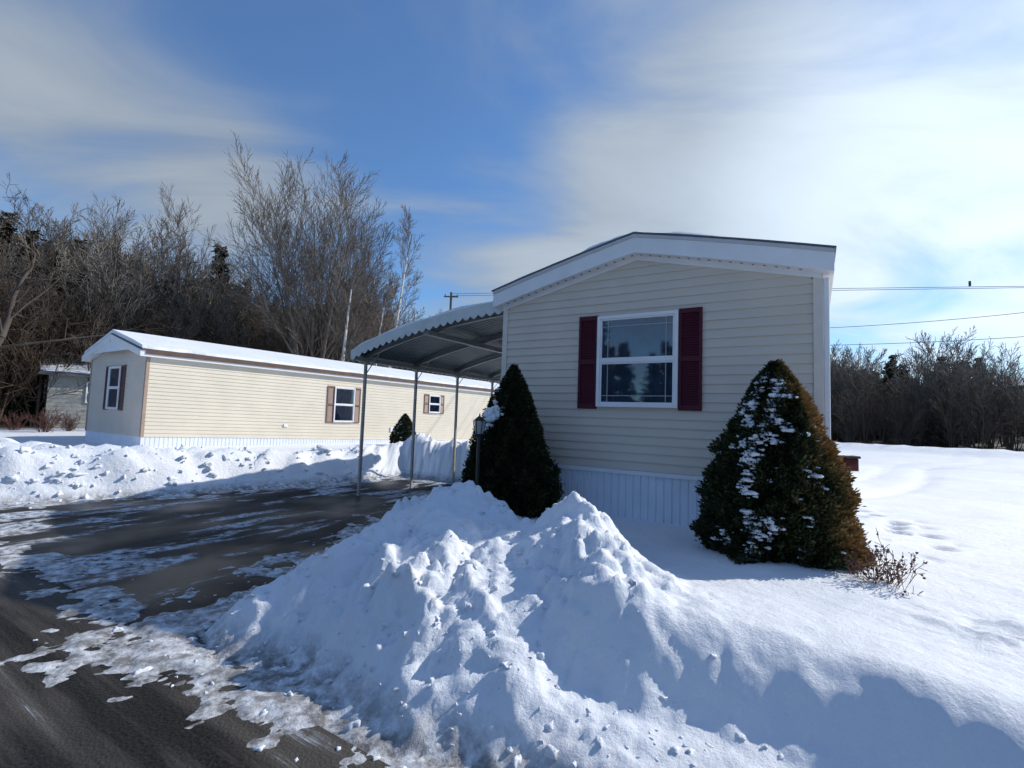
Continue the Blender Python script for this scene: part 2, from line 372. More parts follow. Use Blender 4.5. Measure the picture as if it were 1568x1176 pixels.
# ---------------------------------------------------------------- snow clods
def ico(sub=2):
    import bmesh
    bm=bmesh.new();bmesh.ops.create_icosphere(bm,subdivisions=sub,radius=1);v=np.array([x.co[:] for x in bm.verts]);f=np.array([[q.index for q in p.verts] for p in bm.faces]);bm.free();return v,f
IV,IF=ico()
def blobs(name,P,S,m,seed=1,parent=None,rough=.35):
    rs=np.random.RandomState(seed);VV=[];FF=[]
    for i,(p,s) in enumerate(zip(P,S)):
        ph=rs.rand(6)*6.28
        d=1+rough*(np.sin(IV[:,0]*3+ph[0])*np.sin(IV[:,1]*3.3+ph[1])+.5*np.sin(IV[:,2]*6+ph[2])*np.sin(IV[:,0]*7+ph[3]))
        v=IV*d[:,None]*np.array(s)
        a=rs.rand()*6.28;c,q=math.cos(a),math.sin(a)
        v=np.stack([v[:,0]*c-v[:,1]*q,v[:,0]*q+v[:,1]*c,v[:,2]],1)+np.array(p)
        VV.append(v);FF.append(IF+i*len(IV))
    return add(name,np_mesh(name,np.concatenate(VV),np.concatenate(FF),3,m,smooth=True),parent)
rs=np.random.RandomState(3)
P=[];S=[]
def clod(s,t,r):
    x,y=to_xy(s,t);z=gh(x,y)
    if z<.0 and r>.012:return
    P.append((x,y,max(z,0)-r*.15));S.append((r*rs.uniform(.8,1.6),r*rs.uniform(.6,1.1),r*rs.uniform(.5,.9)))
for i in range(900):
    k=rs.rand()
    if k<.45: s=rs.normal(1.5,1.0);t=rs.normal(-3.3,.8)
    elif k<.75: s=rs.uniform(.3,4.5);t=-4.65+rs.normal(.45,.3)
    else:
        t=rs.uniform(-4.6,1);s=np.interp(t,[-4.65,-3.6,-2.2,.3,3.2],[.35,-.15,-.75,-1.9,-2.0])+rs.normal(.2,.3)
    clod(s,t,min(.04,.005+rs.exponential(.0065)))
for i in range(350):
    t=rs.uniform(-4.6,2.5);s=np.interp(t,[-4.65,-4.1,-2,1,3.2],[-7.2,-6.6,-5.7,-5.1,-5.0])-rs.normal(.45,.5)
    clod(s,t,min(.08,.015+rs.exponential(.018)))
blobs('snow_chunks',P,S,M_snowo,5,None,.6)
# ---------------------------------------------------------------- main home
HW=4.185;HL=17.
home=empty('mobile_home',(LX,LY,0),HANG)
zs0,zs1,zE,zP=.2,.975,3.31,3.82
Fr=lambda a,o,z:(a,-o,z)
Rt=lambda a,o,z:(HW+o,a,z)
Lf=lambda a,o,z:(-o,a,z)
Bk=lambda a,o,z:(a,HL+o,z)
mb=MB();siding(mb,Fr,0,HW,zs1,zP,(HW/2,HW/2,zE,zP));siding(mb,Rt,0,HL,zs1,zE);siding(mb,Lf,0,HL,zs1,zE);siding(mb,Bk,0,HW,zs1,zP,(HW/2,HW/2,zE,zP))
mb.obj('siding_walls',M_cream,home)
mb=MB()
for fn,L in((Fr,HW),(Rt,HL),(Lf,HL),(Bk,HW)):skirting(mb,fn,.0,L,lambda a:-.1,lambda a:zs1-.06)
mb.obj('skirting',M_skirt,home)
mb=MB()
fbox(mb,Fr,-.02,HW+.02,-.01,.03,zs1-.06,zs1-.004);fbox(mb,Rt,.012,HL,-.01,.03,zs1-.06,zs1-.004);fbox(mb,Lf,.012,HL,-.01,.03,zs1-.06,zs1-.004)
mb.obj('skirting_rail',M_white,home,.003)
mb=MB()
for x0,x1 in((-.025,.06),(HW-.07,HW+.025)):
    mb.box(x0,x1,-.026,.05,zs1,zE+.02)
mb.obj('corner_trim',mat('corner_trim_cream',(.64,.59,.53),.5,.05),home,.003)
mb=MB();mb.box(HW+.028,HW+.085,-.02,.05,.5,zE-.02);mb.obj('downspout',M_white,home,.01)
def rprof(off,x0=-.13,x1=HW+.13,n=14,zE_=3.56,zP_=4.10):
    pts=[]
    for i in range(n+1):
        x=x0+(x1-x0)*i/n;k=1-abs(x-HW/2)/(HW/2+.13)
        k=k+.12*k*(1-k) ;
        pts.append((x,zE_+(zP_-zE_)*k+off))
    return pts
top=rprof(0);bot=[(x,z) for x,z in rprof(-.25)]
mb=MB();mb.prism(top+bot[::-1],-.17,HL+.17);mb.obj('roof_and_fascia',M_white,home,.004)
mb=MB();mb.prism(rprof(-.002)+rprof(-.045)[::-1],-.185,-.171);mb.obj('drip_edge',mat('drip_edge_grey',(.5,.5,.52),.4,.05),home)
mb=MB();mb.prism(rprof(.022,-.15,HW+.15)+rprof(.003,-.15,HW+.15)[::-1],-.195,HL+.18);mb.obj('roof_metal_edge',M_roof,home)
def rz(x):
    k=1-abs(x-HW/2)/(HW/2+.13);return 3.56+.54*(k+.12*k*(1-k))
mb=MB();xs=np.linspace(-.10,3.65,60);ys=list(np.arange(-.165,1,.06))+list(np.linspace(1.1,HL,50))
G=[]
for y in ys:
    row=[]
    for x in xs:
        th=.05+.045*float(fbm(np.array([x*1.0]),np.array([y*1.0]),2.6,4,2)[0])
        th*=min(1,(x+.10)/.06+.3)*min(1,max(.0,(3.65+.0-x)/.9))*min(1,(y+.165)/.05+.35)
        row.append((x,y,rz(x)+.018+max(th,0.003)))
    G.append(row)
for j in range(len(ys)-1):
    for i in range(len(xs)-1):mb.quad(G[j][i],G[j][i+1],G[j+1][i+1],G[j+1][i])
for i in range(len(xs)-1):
    a,b=G[0][i],G[0][i+1];mb.quad((a[0],a[1],rz(a[0])+.02),(b[0],b[1],rz(b[0])+.02),b,a)
mb.obj('roof_snow',M_snowo,home)
mb=MB()
for i in range(34):
    x=.08+i*.122
    if x>HW-.08:break
    zz=rz(x)-.252;zz2=rz(x+.03)-.252
    mb.quad((x,-.11,zz-.002),(x+.03,-.11,zz2-.002),(x+.03,-.06,zz2-.002),(x,-.06,zz-.002))
mb.obj('soffit_vents',mat('vent_grey',(.25,.25,.24),.7,.1),home)
mb=MB()
for a,b in((-.02,HW/2),(HW/2,HW+.02)):
    za,zb_=rz(a)-.25,rz(b)-.25
    mb.quad((a,-.028,za-.06),(b,-.028,zb_-.06),(b,-.028,zb_+.03),(a,-.028,za+.03))
    mb.quad((a,-.028,za-.06),(b,-.028,zb_-.06),(b,.0,zb_-.06),(a,.0,za-.06))
mb.obj('frieze',M_white,home)
window(home,Fr,1.566,2.653,1.80,3.05,.285,M_mar,True,'front_window_')
for y in(3,8,12.5):window(home,Rt,y,y+1.,1.85,3.0,.25,M_mar,False,'side_window_')
for y in(6,13):window(home,Lf,y,y+1.,1.85,3.0,.25,M_mar,False,'side_window_')
# ---------------------------------------------------------------- carport
cp=empty('carport',(LX,LY,0),HANG)
ax=[-3.5,-3.1,-2.6,-2.1,-1.7,-1.3,-.9,-.45,-.03];azz=[2.74,2.88,3.01,3.12,3.19,3.255,3.31,3.355,3.38]
CL=5.3
def cz(x):return float(np.interp(x,ax,azz))
xs=np.linspace(-3.5,-.03,26)
mb=MB();ny_=int(CL/.1)
for j in range(ny_):
    y0=j*.1
    prof=[(y0,0),(y0+.06,0),(y0+.07,.025),(y0+.09,.025),(y0+.1,0)]
    for (a,da),(b,db) in zip(prof,prof[1:]):
        for x0,x1 in zip(xs,xs[1:]):
            mb.quad((x0,a,cz(x0)+da),(x1,a,cz(x1)+da),(x1,b,cz(x1)+db),(x0,b,cz(x0)+db))
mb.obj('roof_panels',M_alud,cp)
mb=MB()
mb.prism([(x,cz(x)+.06) for x in xs]+[(x,cz(x)+.028) for x in xs][::-1],-.03,CL+.02)
mb.obj('roof_edge_trim',M_alu,cp)
mb=MB();mb.prism([(x,cz(x)+.06+.05*math.sin(min(1,(x+3.5)/.5)*1.57)*(.8+.3*math.sin(x*5))) for x in xs]+[(x,cz(x)+.061) for x in xs][::-1],-.02,CL);mb.obj('roof_snow',M_snowo,cp,.01)
mb=MB()
def val(mb,pt,n,top,depth):
    for i in range(n):
        f0,f1=i/n,(i+1)/n;m=8
        for q in range(m):
            a=f0+(f1-f0)*q/m;b=f0+(f1-f0)*(q+1)/m
            da=depth*(.62+.38*abs(math.sin(math.pi*(q/m))));db=depth*(.62+.38*abs(math.sin(math.pi*((q+1)/m))))
            A=pt(a);B=pt(b)
            mb.quad((A[0],A[1],A[2]-da),(B[0],B[1],B[2]-db),(B[0],B[1],B[2]+top),(A[0],A[1],A[2]+top))
val(mb,lambda f:(-3.5+3.47*f,-.034,cz(-3.5+3.47*f)),22,.062,.15)
val(mb,lambda f:(-3.51,-.034+(CL+.05)*f,cz(-3.5)),32,.062,.15)
val(mb,lambda f:(-3.5+3.47*f,CL+.024,cz(-3.5+3.47*f)),22,.06,.15)
mb.obj('scalloped_valance',M_alu,cp)
mb=MB()
for y in(.3,1.75,3.2,4.7):
    for x0,x1 in zip(xs[::2],xs[2::2]):
        mb.quad((x0,y-.03,cz(x0)-.02),(x1,y-.03,cz(x1)-.02),(x1,y-.03,cz(x1)-.09),(x0,y-.03,cz(x0)-.09))
        mb.quad((x0,y+.03,cz(x0)-.02),(x1,y+.03,cz(x1)-.02),(x1,y+.03,cz(x1)-.09),(x0,y+.03,cz(x0)-.09))
        mb.quad((x0,y-.03,cz(x0)-.09),(x1,y-.03,cz(x1)-.09),(x1,y+.03,cz(x1)-.09),(x0,y+.03,cz(x0)-.09))
mb.box(-1.72,-1.62,.02,CL-.02,cz(-1.7)-.18,cz(-1.7)-.095)
mb.box(-3.44,-3.37,.02,CL-.02,cz(-3.4)-.17,cz(-3.4)-.095)
mb.obj('beams',mat('beam_metal',(.25,.27,.27),.5,.1),cp)
mb=MB();br=MB()
for y in(.27,1.72,3.2,4.75):
    mb.box(-3.43,-3.38,y-.025,y+.025,-.02,cz(-3.4)-.17)
    br.box(-3.46,-3.35,y-.05,y+.05,cz(-3.4)-.22,cz(-3.4)-.165)
    A=np.array((-3.40,y,2.35));B=np.array((-3.0,y,cz(-3.0)-.09))
    br.quad(tuple(A+[0,-.015,0]),tuple(A+[0,.015,0]),tuple(B+[0,.015,0]),tuple(B+[0,-.015,0]))
mb.obj('posts',M_post,cp,.004);br.obj('brackets',M_post,cp)
# ---------------------------------------------------------------- neighbour trailer
TA=-math.atan2(.544,.839);TL=21.;TW=4.35
tr=empty('mobile_home',(-10.7,14.3,0),TA)
zb=lambda t:.69-.026*t
tE,tP=3.05,3.55
S_=lambda a,o,z:(o,a,z)
E_=lambda a,o,z:(a-TW,-o,z)
Lb=lambda a,o,z:(-TW-o,a,z)
mb=MB()
n=21
for i in range(n):
    def zc(t,i):return zb(t)+(tE-zb(t))*i/n
    a,b=0,TL
    mb.quad((.016,a,zc(a,i)),(.016,b,zc(b,i)),(.001,b,zc(b,i+1)),(.001,a,zc(a,i+1)))
    mb.quad((.001,a,zc(a,i)),(.001,b,zc(b,i)),(.016,b,zc(b,i)),(.016,a,zc(a,i)))
mb.obj('side_siding',M_yel,tr)
mb=MB();siding(mb,E_,0,TW,.69,tP,(TW/2,TW/2,tE,tP));siding(mb,Lb,0,TL,.69,tE);mb.obj('end_siding',M_cream,tr)
mb=MB();skirting(mb,S_,0,TL,lambda a:-.8,lambda a:zb(a)-.002,.12);skirting(mb,E_,0,TW,lambda a:-.3,lambda a:.688,.12);skirting(mb,Lb,0,TL,lambda a:-.8,lambda a:.688,.12)
mb.quad((-TW,TL,-1),(0,TL,-1),(0,TL,tE),(-TW,TL,tE));mb.obj('skirting',M_skirt,tr)
mb=MB();mb.box(-.07,.024,-.024,.06,.69,tE);mb.box(-TW-.02,-TW+.07,-.024,.06,.69,tE);mb.obj('corner_trim',mat('corner_tan',(.36,.26,.2),.6,.1),tr)
mb=MB();tp=[(-TW-.15,3.20),(-TW/2,3.80),(.15,3.20)];mb.prism(tp+[(.15,3.02),(-TW/2,3.60),(-TW-.15,3.02)],-.25,TL+.2);mb.obj('roof_fascia',M_white,tr,.004)
mb=MB();mb.prism([(-TW-.17,3.24),(-TW/2,3.84),(.18,3.24),(.18,3.195),(-TW/2,3.802),(-TW-.17,3.195)],-.22,TL+.2)
mb.box(.152,.185,-.1,TL+.2,3.10,3.196);mb.obj('roof_edge',M_brown,tr)
mb=MB();ys=np.linspace(-.2,TL,160);prev=None
for k,y in enumerate(ys):
    e=.17-.10*max(0,float(fbm(np.array([y*1.]),np.array([3.3]),.8,4,1)[0])+.1)*2.2
    th=.12
    zf=lambda x:3.84-(abs(x+TW/2))/(TW/2+.18)*.60
    row=[(e,y,zf(e)+.004),(e-.02,y,zf(e)+th*.8),(-.5,y,zf(-.5)+th),(-TW/2,y,3.84+th),(-TW-.1,y,zf(-TW-.1)+th*.8),(-TW-.14,y,zf(-TW-.14))]
    if prev:
        for i in range(5):mb.quad(prev[i],prev[i+1],row[i+1],row[i])
    else: mb.v+=row;mb.f.append(tuple(range(len(mb.v)-6,len(mb.v))))
    prev=row
mb.obj('roof_snow',M_snowo,tr)
window(tr,S_,6.5,7.5,1.2,2.62,.32,M_tan,False,'side_window_')
window(tr,S_,12.07,12.9,1.73,2.62,.32,M_tan,False,'small_window_')
window(tr,E_,TW/2-.45,TW/2+.45,1.45,2.8,.3,M_maru,False,'end_window_')
mb=MB();mb.box(.016,.05,4.4,4.55,1.0,1.1);mb.box(.016,.06,9.6,9.75,.8,1.0);mb.obj('outlet_boxes',M_white,tr)
# ---------------------------------------------------------------- distant houses
def small_house(x,y,rzv,w_,l_,h_,wm,zoff=-.3):
    dh=empty('distant_house',(x,y,gh(x,y)+zoff),rzv)
    mb=MB();siding(mb,lambda a,o,z:(a,-o,z),0,w_,0,h_,step=.2);siding(mb,lambda a,o,z:(w_+o,a,z),0,l_,0,h_,step=.2);siding(mb,lambda a,o,z:(-o,a,z),0,l_,0,h_,step=.2)
    mb.quad((0,0,h_),(w_,0,h_),(w_/2,0,h_+1.0));mb.quad((0,l_,0),(w_,l_,0),(w_,l_,h_),(0,l_,h_))
    mb.box(0,w_,0,l_,-3,-.01);mb.obj('walls',wm,dh)
    e=.4;mb=MB();mb.prism([(-e,h_-.05),(w_/2,h_+1.05),(w_+e,h_-.05),(w_+e,h_-.2),(w_/2,h_+.87),(-e,h_-.2)],-e,l_+e);mb.obj('roof',M_roof,dh)
    mb=MB();mb.prism([(-e+.05,h_+.08),(w_/2,h_+1.2),(w_+e-.05,h_+.08),(w_+e-.05,h_-.02),(w_/2,h_+1.07),(-e+.05,h_-.02)],-e+.05,l_+e-.05);mb.obj('roof_snow',M_snowo,dh,.02)
    window(dh,lambda a,o,z:(a,-o,z),w_*.18,w_*.36,1,2.1,None,None,False,'w1_');window(dh,lambda a,o,z:(a,-o,z),w_*.62,w_*.8,1,2.1,None,None,False,'w2_')
    window(dh,lambda a,o,z:(w_+o,a,z),l_*.2,l_*.4,1,2.1,None,None,False,'w3_');window(dh,lambda a,o,z:(w_+o,a,z),l_*.6,l_*.8,1,2.1,None,None,False,'w4_')
    return dh
M_hg=mat('house_grey',(.34,.34,.31),.7,.2)
dh=small_house(-26.5,27.5,-.75,5.5,7,2.5,M_hg)
small_house(63.5,60.5,.9,7,8,2.7,mat('house_tan',(.16,.14,.12),.7,.2),2.4)
mb=MB()
for i in range(16):
    a,b=6.2832*i/16,6.2832*(i+1)/16
    for r0,r1 in((0,.18),(.18,.34),(.34,.45)):
        f=lambda r,t:(r*math.cos(t)+1.2,-.2-.35*r*r,3.9+r*math.sin(t))
        mb.quad(f(r0,a),f(r1,a),f(r1,b),f(r0,b))
mb.box(1.17,1.23,-.2,-.14,2.9,3.9);mb.obj('satellite_dish',mat('dish_grey',(.4,.45,.45),.5,.1),dh)
# ---------------------------------------------------------------- vegetation
def tubes(segs,k=3):
    A=np.array([s[0] for s in segs],float);B=np.array([s[1] for s in segs],float)
    ra=np.array([s[2] for s in segs]);rb=np.array([s[3] for s in segs])
    d=B-A;d/=np.linalg.norm(d,axis=1)[:,None]+1e-9
    h=np.where(np.abs(d[:,2:3])<.9,[[0,0,1.]],[[1.,0,0]])
    u=np.cross(d,h);u/=np.linalg.norm(u,axis=1)[:,None];v=np.cross(d,u)
    V=[]
    for P_,r in((A,ra),(B,rb)):
        for i in range(k):
            a=2*math.pi*i/k;V.append(P_+(u*math.cos(a)+v*math.sin(a))*r[:,None])
    V=np.stack(V,1).reshape(-1,3);n=len(A);b=(np.arange(n)*2*k)[:,None]
    F=np.concatenate([b+np.array([[i,(i+1)%k,k+(i+1)%k,k+i]]) for i in range(k)],0)
    return V,F
def unit(v):return v/(math.sqrt(v[0]*v[0]+v[1]*v[1]+v[2]*v[2])+1e-9)
def tree(seed,H,r0,stems=1,kids=(14,7,6),lens=(.42,.45,.5),ang=(42,38,35),up=.25,wob=.10,start=.25,stem_ang=14,rmin=.008,droop=0.,rf=.42,nseg=(9,6,4,3)):
    rg=random.Random(seed);segs=[]
    def rv():return np.array([rg.gauss(0,1),rg.gauss(0,1),rg.gauss(0,1)])
    def branch(p,d,L,r,lv):
        n=nseg[lv];pts=[p];dirs=[d];st=L/n;rr=[r]
        for i in range(n):
            d=unit(d+rv()*wob*(1+lv*.35)+np.array([0,0,(up if lv>0 else .04)*(.5)-droop*(lv>1)]))
            p=p+d*st;pts.append(p);dirs.append(d);f=(i+1)/n
            rr.append(max(rmin,r*(1-f*.85)))
            segs.append((pts[-2],pts[-1],rr[-2],rr[-1]))
        if lv>=len(kids):return
        m=kids[lv]
        for j in range(m):
            f=(start if lv==0 else .15)+(1-(start if lv==0 else .15))*(j+rg.random())/m
            x=f*n;i=min(int(x),n-1);q=pts[i]+(pts[i+1]-pts[i])*(x-i)
            dd=dirs[i+1];r_=rv();ax_=unit(np.array([dd[1]*r_[2]-dd[2]*r_[1],dd[2]*r_[0]-dd[0]*r_[2],dd[0]*r_[1]-dd[1]*r_[0]]));a=R(ang[lv]*rg.uniform(.7,1.25))
            nd=unit(dd*math.cos(a)+ax_*math.sin(a))
            if lv<2 and nd[2]<.05:nd=unit(nd+np.array([0,0,.35]))
            Lk_=L*lens[lv]*rg.uniform(.7,1.15)*(1.15-.6*f)
            branch(q,nd,Lk_,max(rmin,r*(1-f*.8)*rf),lv+1)
    for s in range(stems):
        a=(s+rg.random()*.7)/stems*6.28;ta=R(stem_ang)*(rg.uniform(.35,1.2) if stems>1 else .1)
        if s==0:ta*=.2
        d=np.array([math.cos(a)*math.sin(ta),math.sin(a)*math.sin(ta),math.cos(ta)])
        branch(np.array([0,0,-.3]),d,H*(1 if s==0 else rg.uniform(.82,.98)),r0*(1 if s==0 else .8),0)
    return segs
def tree_mesh(name,m,k=4,**kw):
    sg=tree(**kw)
    tk=[s for s in sg if s[2]>.03];tn=[s for s in sg if s[2]<=.03]
    parts=[tubes(q,kk) for q,kk in((tk,5),(tn,3)) if q]
    V,F=parts[0]
    if len(parts)>1:
        V2,F2=parts[1];F=np.concatenate([F,F2+len(V)]);V=np.concatenate([V,V2])
    return np_mesh(name,V,F,4,m,smooth=True)
def put(name,me,px,depth,dz=0,sc=1,rz_=0,parent=None,x=None):
    X_=(px-784)/750*depth if x is None else x
    return add(name,me,parent,(X_,depth,gh(X_,depth)+dz),(0,0,rz_),(sc,sc,sc))
TK=dict(kids=(16,10,6),lens=(.48,.50,.48),ang=(27,30,30),up=.05,wob=.028,start=.26,rmin=.0105,rf=.36)
big=tree_mesh('bare_tree_big',M_bark,seed=12,H=15.2,r0=.18,stems=11,stem_ang=23,**TK)
put('bare_tree',big,484,34)
b2=tree_mesh('bare_tree_b',M_bark,seed=5,H=12.8,r0=.15,stems=8,stem_ang=22,**TK)
put('bare_tree',b2,258,36)
b3=tree_mesh('bare_tree_c',M_bark,seed=21,H=11,r0=.14,stems=6,stem_ang=20,**TK)
put('bare_tree',b3,125,35,rz_=1)
b4=tree_mesh('bare_tree_d',mat('dark_bark',(.07,.055,.045),.9,.3,2.),seed=33,H=9.3,r0=.2,stems=1,kids=(15,9,6),lens=(.6,.5,.5),ang=(65,50,45),up=.03,wob=.13,start=.35,rmin=.008,droop=.05)
put('bare_tree',b4,-28,18.5)
b5=tree_mesh('bare_tree_e',M_bark,seed=41,H=8.8,r0=.11,stems=5,stem_ang=18,**TK)
put('bare_tree',b5,665,44,sc=1.0);put('bare_tree',b5,395,38,sc=1.05,rz_=2);put('bare_tree',b5,190,38,sc=1.15,rz_=4);put('bare_tree',b5,560,36,sc=1.2,rz_=3);put('bare_tree',b5,60,36,sc=1.2,rz_=5)
def birch(name,seed,px,depth,H,lean):
    e=empty(name,((px-784)/750*depth,depth,gh((px-784)/750*depth,depth)))
    segs=tree(seed=seed,H=H,r0=.14,stems=1,kids=(24,8,5),lens=(.24,.45,.5),ang=(34,34,34),up=.12,wob=.025,start=.38,rmin=.0095,droop=.03)
    tr_=[s for s in segs if max(s[2],s[3])>.04];tw=[s for s in segs if max(s[2],s[3])<=.04]
    V,F=tubes(tr_,6);add('trunk',np_mesh('trunk',V,F,4,M_birch,smooth=True),e)
    V,F=tubes(tw,3);add('twigs',np_mesh('twigs',V,F,4,M_bark),e);e.rotation_euler=(0,lean,0)
birch('birch_tree',3,590,28,12.0,.08);birch('birch_tree',8,518,27,9.5,.02);birch('birch_tree',9,26,29,8.5,.05);birch('birch_tree',14,566,29,9,.10);birch('birch_tree',19,40,30,7.5,-.04)
M_con=tint_mat('conifer_needles',[(0,(.008,.014,.008)),(.5,(.020,.030,.015)),(1,(.055,.065,.03))])
M_con2=tint_mat('conifer_brownish',[(0,(.02,.018,.010)),(.5,(.045,.034,.018)),(1,(.08,.06,.035))])
def leaf_quads(C,D,L,Wd,rs_):
    n=len(C);r=rs_.normal(size=(n,3));s=np.cross(D,r);s/=np.linalg.norm(s,axis=1)[:,None]+1e-9
    L=L[:,None];Wd=Wd[:,None]
    V=np.stack([C-s*Wd*.4,C+D*L*.5-s*Wd,C+D*L,C+D*L*.5+s*Wd],1).reshape(-1,3)
    return V,np.arange(4*n).reshape(n,4)
def conifer(name,seed,H,Rb,m,bare=.12,dens=1.,needle=.22):
    rg=np.random.RandomState(seed);segs=[((0,0,-.3),(0,0,H*.98),.02*H*.6,.02)];C=[];D=[]
    z=bare*H
    while z<H*.97:
        f=(z/H-bare)/(1-bare);L=Rb*(1-f)**.85*rg.uniform(.7,1.2)+.15;nb=int(6*dens)+rg.randint(3)
        for i in range(nb):
            a=rg.rand()*6.28;l=L*rg.uniform(.55,1.2);tilt=-.25+.6*f
            p=np.array([0,0,z+rg.uniform(-.15,.15)]);d=unit(np.array([math.cos(a),math.sin(a),tilt]))
            segs.append((tuple(p),tuple(p+d*l),.025,.008))
            k=max(3,int(l/.10*dens))
            for q in range(k):
                u=(q+.5)/k;c=p+d*l*u+np.array([0,0,-.08*l*u*u])
                for sgn in(0,1,2):
                    C.append(c+rg.normal(size=3)*.06);dd=unit(d*.6+rg.normal(size=3)*.5+np.array([0,0,-.1]));D.append(dd)
        z+=H*.028/dens**.5
    C=np.array(C);D=np.array(D);n=len(C)
    V,F=leaf_quads(C,D,rg.uniform(.7,1.3,n)*needle*1.3,rg.uniform(.7,1.3,n)*needle*.35,rg)
    t=np.clip(rg.normal(.45,.22,n),0,1);t=np.repeat(t,4)
    V2,F2=tubes(segs,4)
    V=np.concatenate([V,V2]);F=np.concatenate([F,F2+4*n]);t=np.concatenate([t,np.full(len(V2),.9)])
    return np_mesh(name,V,F,4,m,t)
cA=conifer('conifer_a',1,10,1.9,M_con,.1,1.1);cB=conifer('conifer_b',2,11,2.5,M_con,.3,.9,.26);cC=conifer('conifer_c',6,12,1.9,M_con2,.15,1.)
put('conifer_tree',cC,322,39,sc=1.12)
put('conifer_tree',cB,742,50,sc=.95)
put('conifer_tree',cA,62,24.5,sc=.30);put('conifer_tree',cA,20,23.5,sc=.24,rz_=2)
kw=dict(H=7.0,r0=.075,lens=(.46,.5,.48),ang=(30,33,33),up=.08,wob=.05,start=.12,stem_ang=18,rmin=.012,rf=.38,nseg=(6,4,3,2))
fv=[tree_mesh('scrub%d'%i,[M_bark2,M_bark3,M_bark2,M_pale][i],seed=50+i,stems=3+i%2,kids=(11,7,4),**kw) for i in range(4)]
forest=empty('distant_forest')
rg=random.Random(9)
def st0(az):return float(np.interp(az,[-60,-46,-20,0,30,50],[27,30,37,44,46,46]))
for i in range(350):
    az=rg.uniform(-50,-4);k=rg.random()**1.3;r=st0(az)+2+k*34
    x=r*math.sin(R(az));y=r*math.cos(R(az))
    put('bare_tree_instance',fv[[0,0,2,1][rg.randrange(4)]],0,y,-.3,rg.uniform(.6,1.08),rg.uniform(0,6),forest,x)
for i in range(210):
    az=rg.uniform(-50,-2);k=rg.random();r=st0(az)+8+k*30
    x=r*math.sin(R(az));y=r*math.cos(R(az))
    put('conifer_instance',[cA,cB,cB,cC][rg.randrange(4)],0,y,-.3,rg.uniform(.5,1.0),rg.uniform(0,6),forest,x)
for i in range(30):
    az=rg.uniform(-50,-12);r=st0(az)+4+rg.random()*14;x=r*math.sin(R(az));y=r*math.cos(R(az))
    put('bare_tree_instance',fv[3],0,y,-.3,rg.uniform(1.1,1.5),rg.uniform(0,6),forest,x)
for i in range(230):
    az=rg.uniform(24,56);k=rg.random()**1.2;r=46+k*40
    if 44<az<48 and r>58:continue
    x=r*math.sin(R(az));y=r*math.cos(R(az))
    put('bare_tree_instance',fv[[1,1,2,0][rg.randrange(4)]],0,y,-.3,rg.uniform(.45,.70),rg.uniform(0,6),forest,x)
for i in range(170):
    az=rg.uniform(24,56);k=rg.random();r=58+k*32
    if 44<az<48 and r<86:continue
    x=r*math.sin(R(az));y=r*math.cos(R(az))
    put('conifer_instance',[cA,cB][rg.randrange(2)],0,y,-.3,rg.uniform(.5,.85),rg.uniform(0,6),forest,x)
for i in range(24):
    az=rg.uniform(31,46);r=rg.uniform(50,58);x=r*math.sin(R(az));y=r*math.cos(R(az))
    put('bare_tree_instance',fv[3],0,y,-.3,rg.uniform(.9,1.3),rg.uniform(0,6),forest,x)
for i in range(60):
    az=rg.uniform(120,245);r=rg.uniform(24,32);x=r*math.sin(R(az));y=r*math.cos(R(az))
    put('conifer_instance',[cA,cB,cC][rg.randrange(3)],0,y,-.3,rg.uniform(.6,.9),rg.uniform(0,6),forest,x)
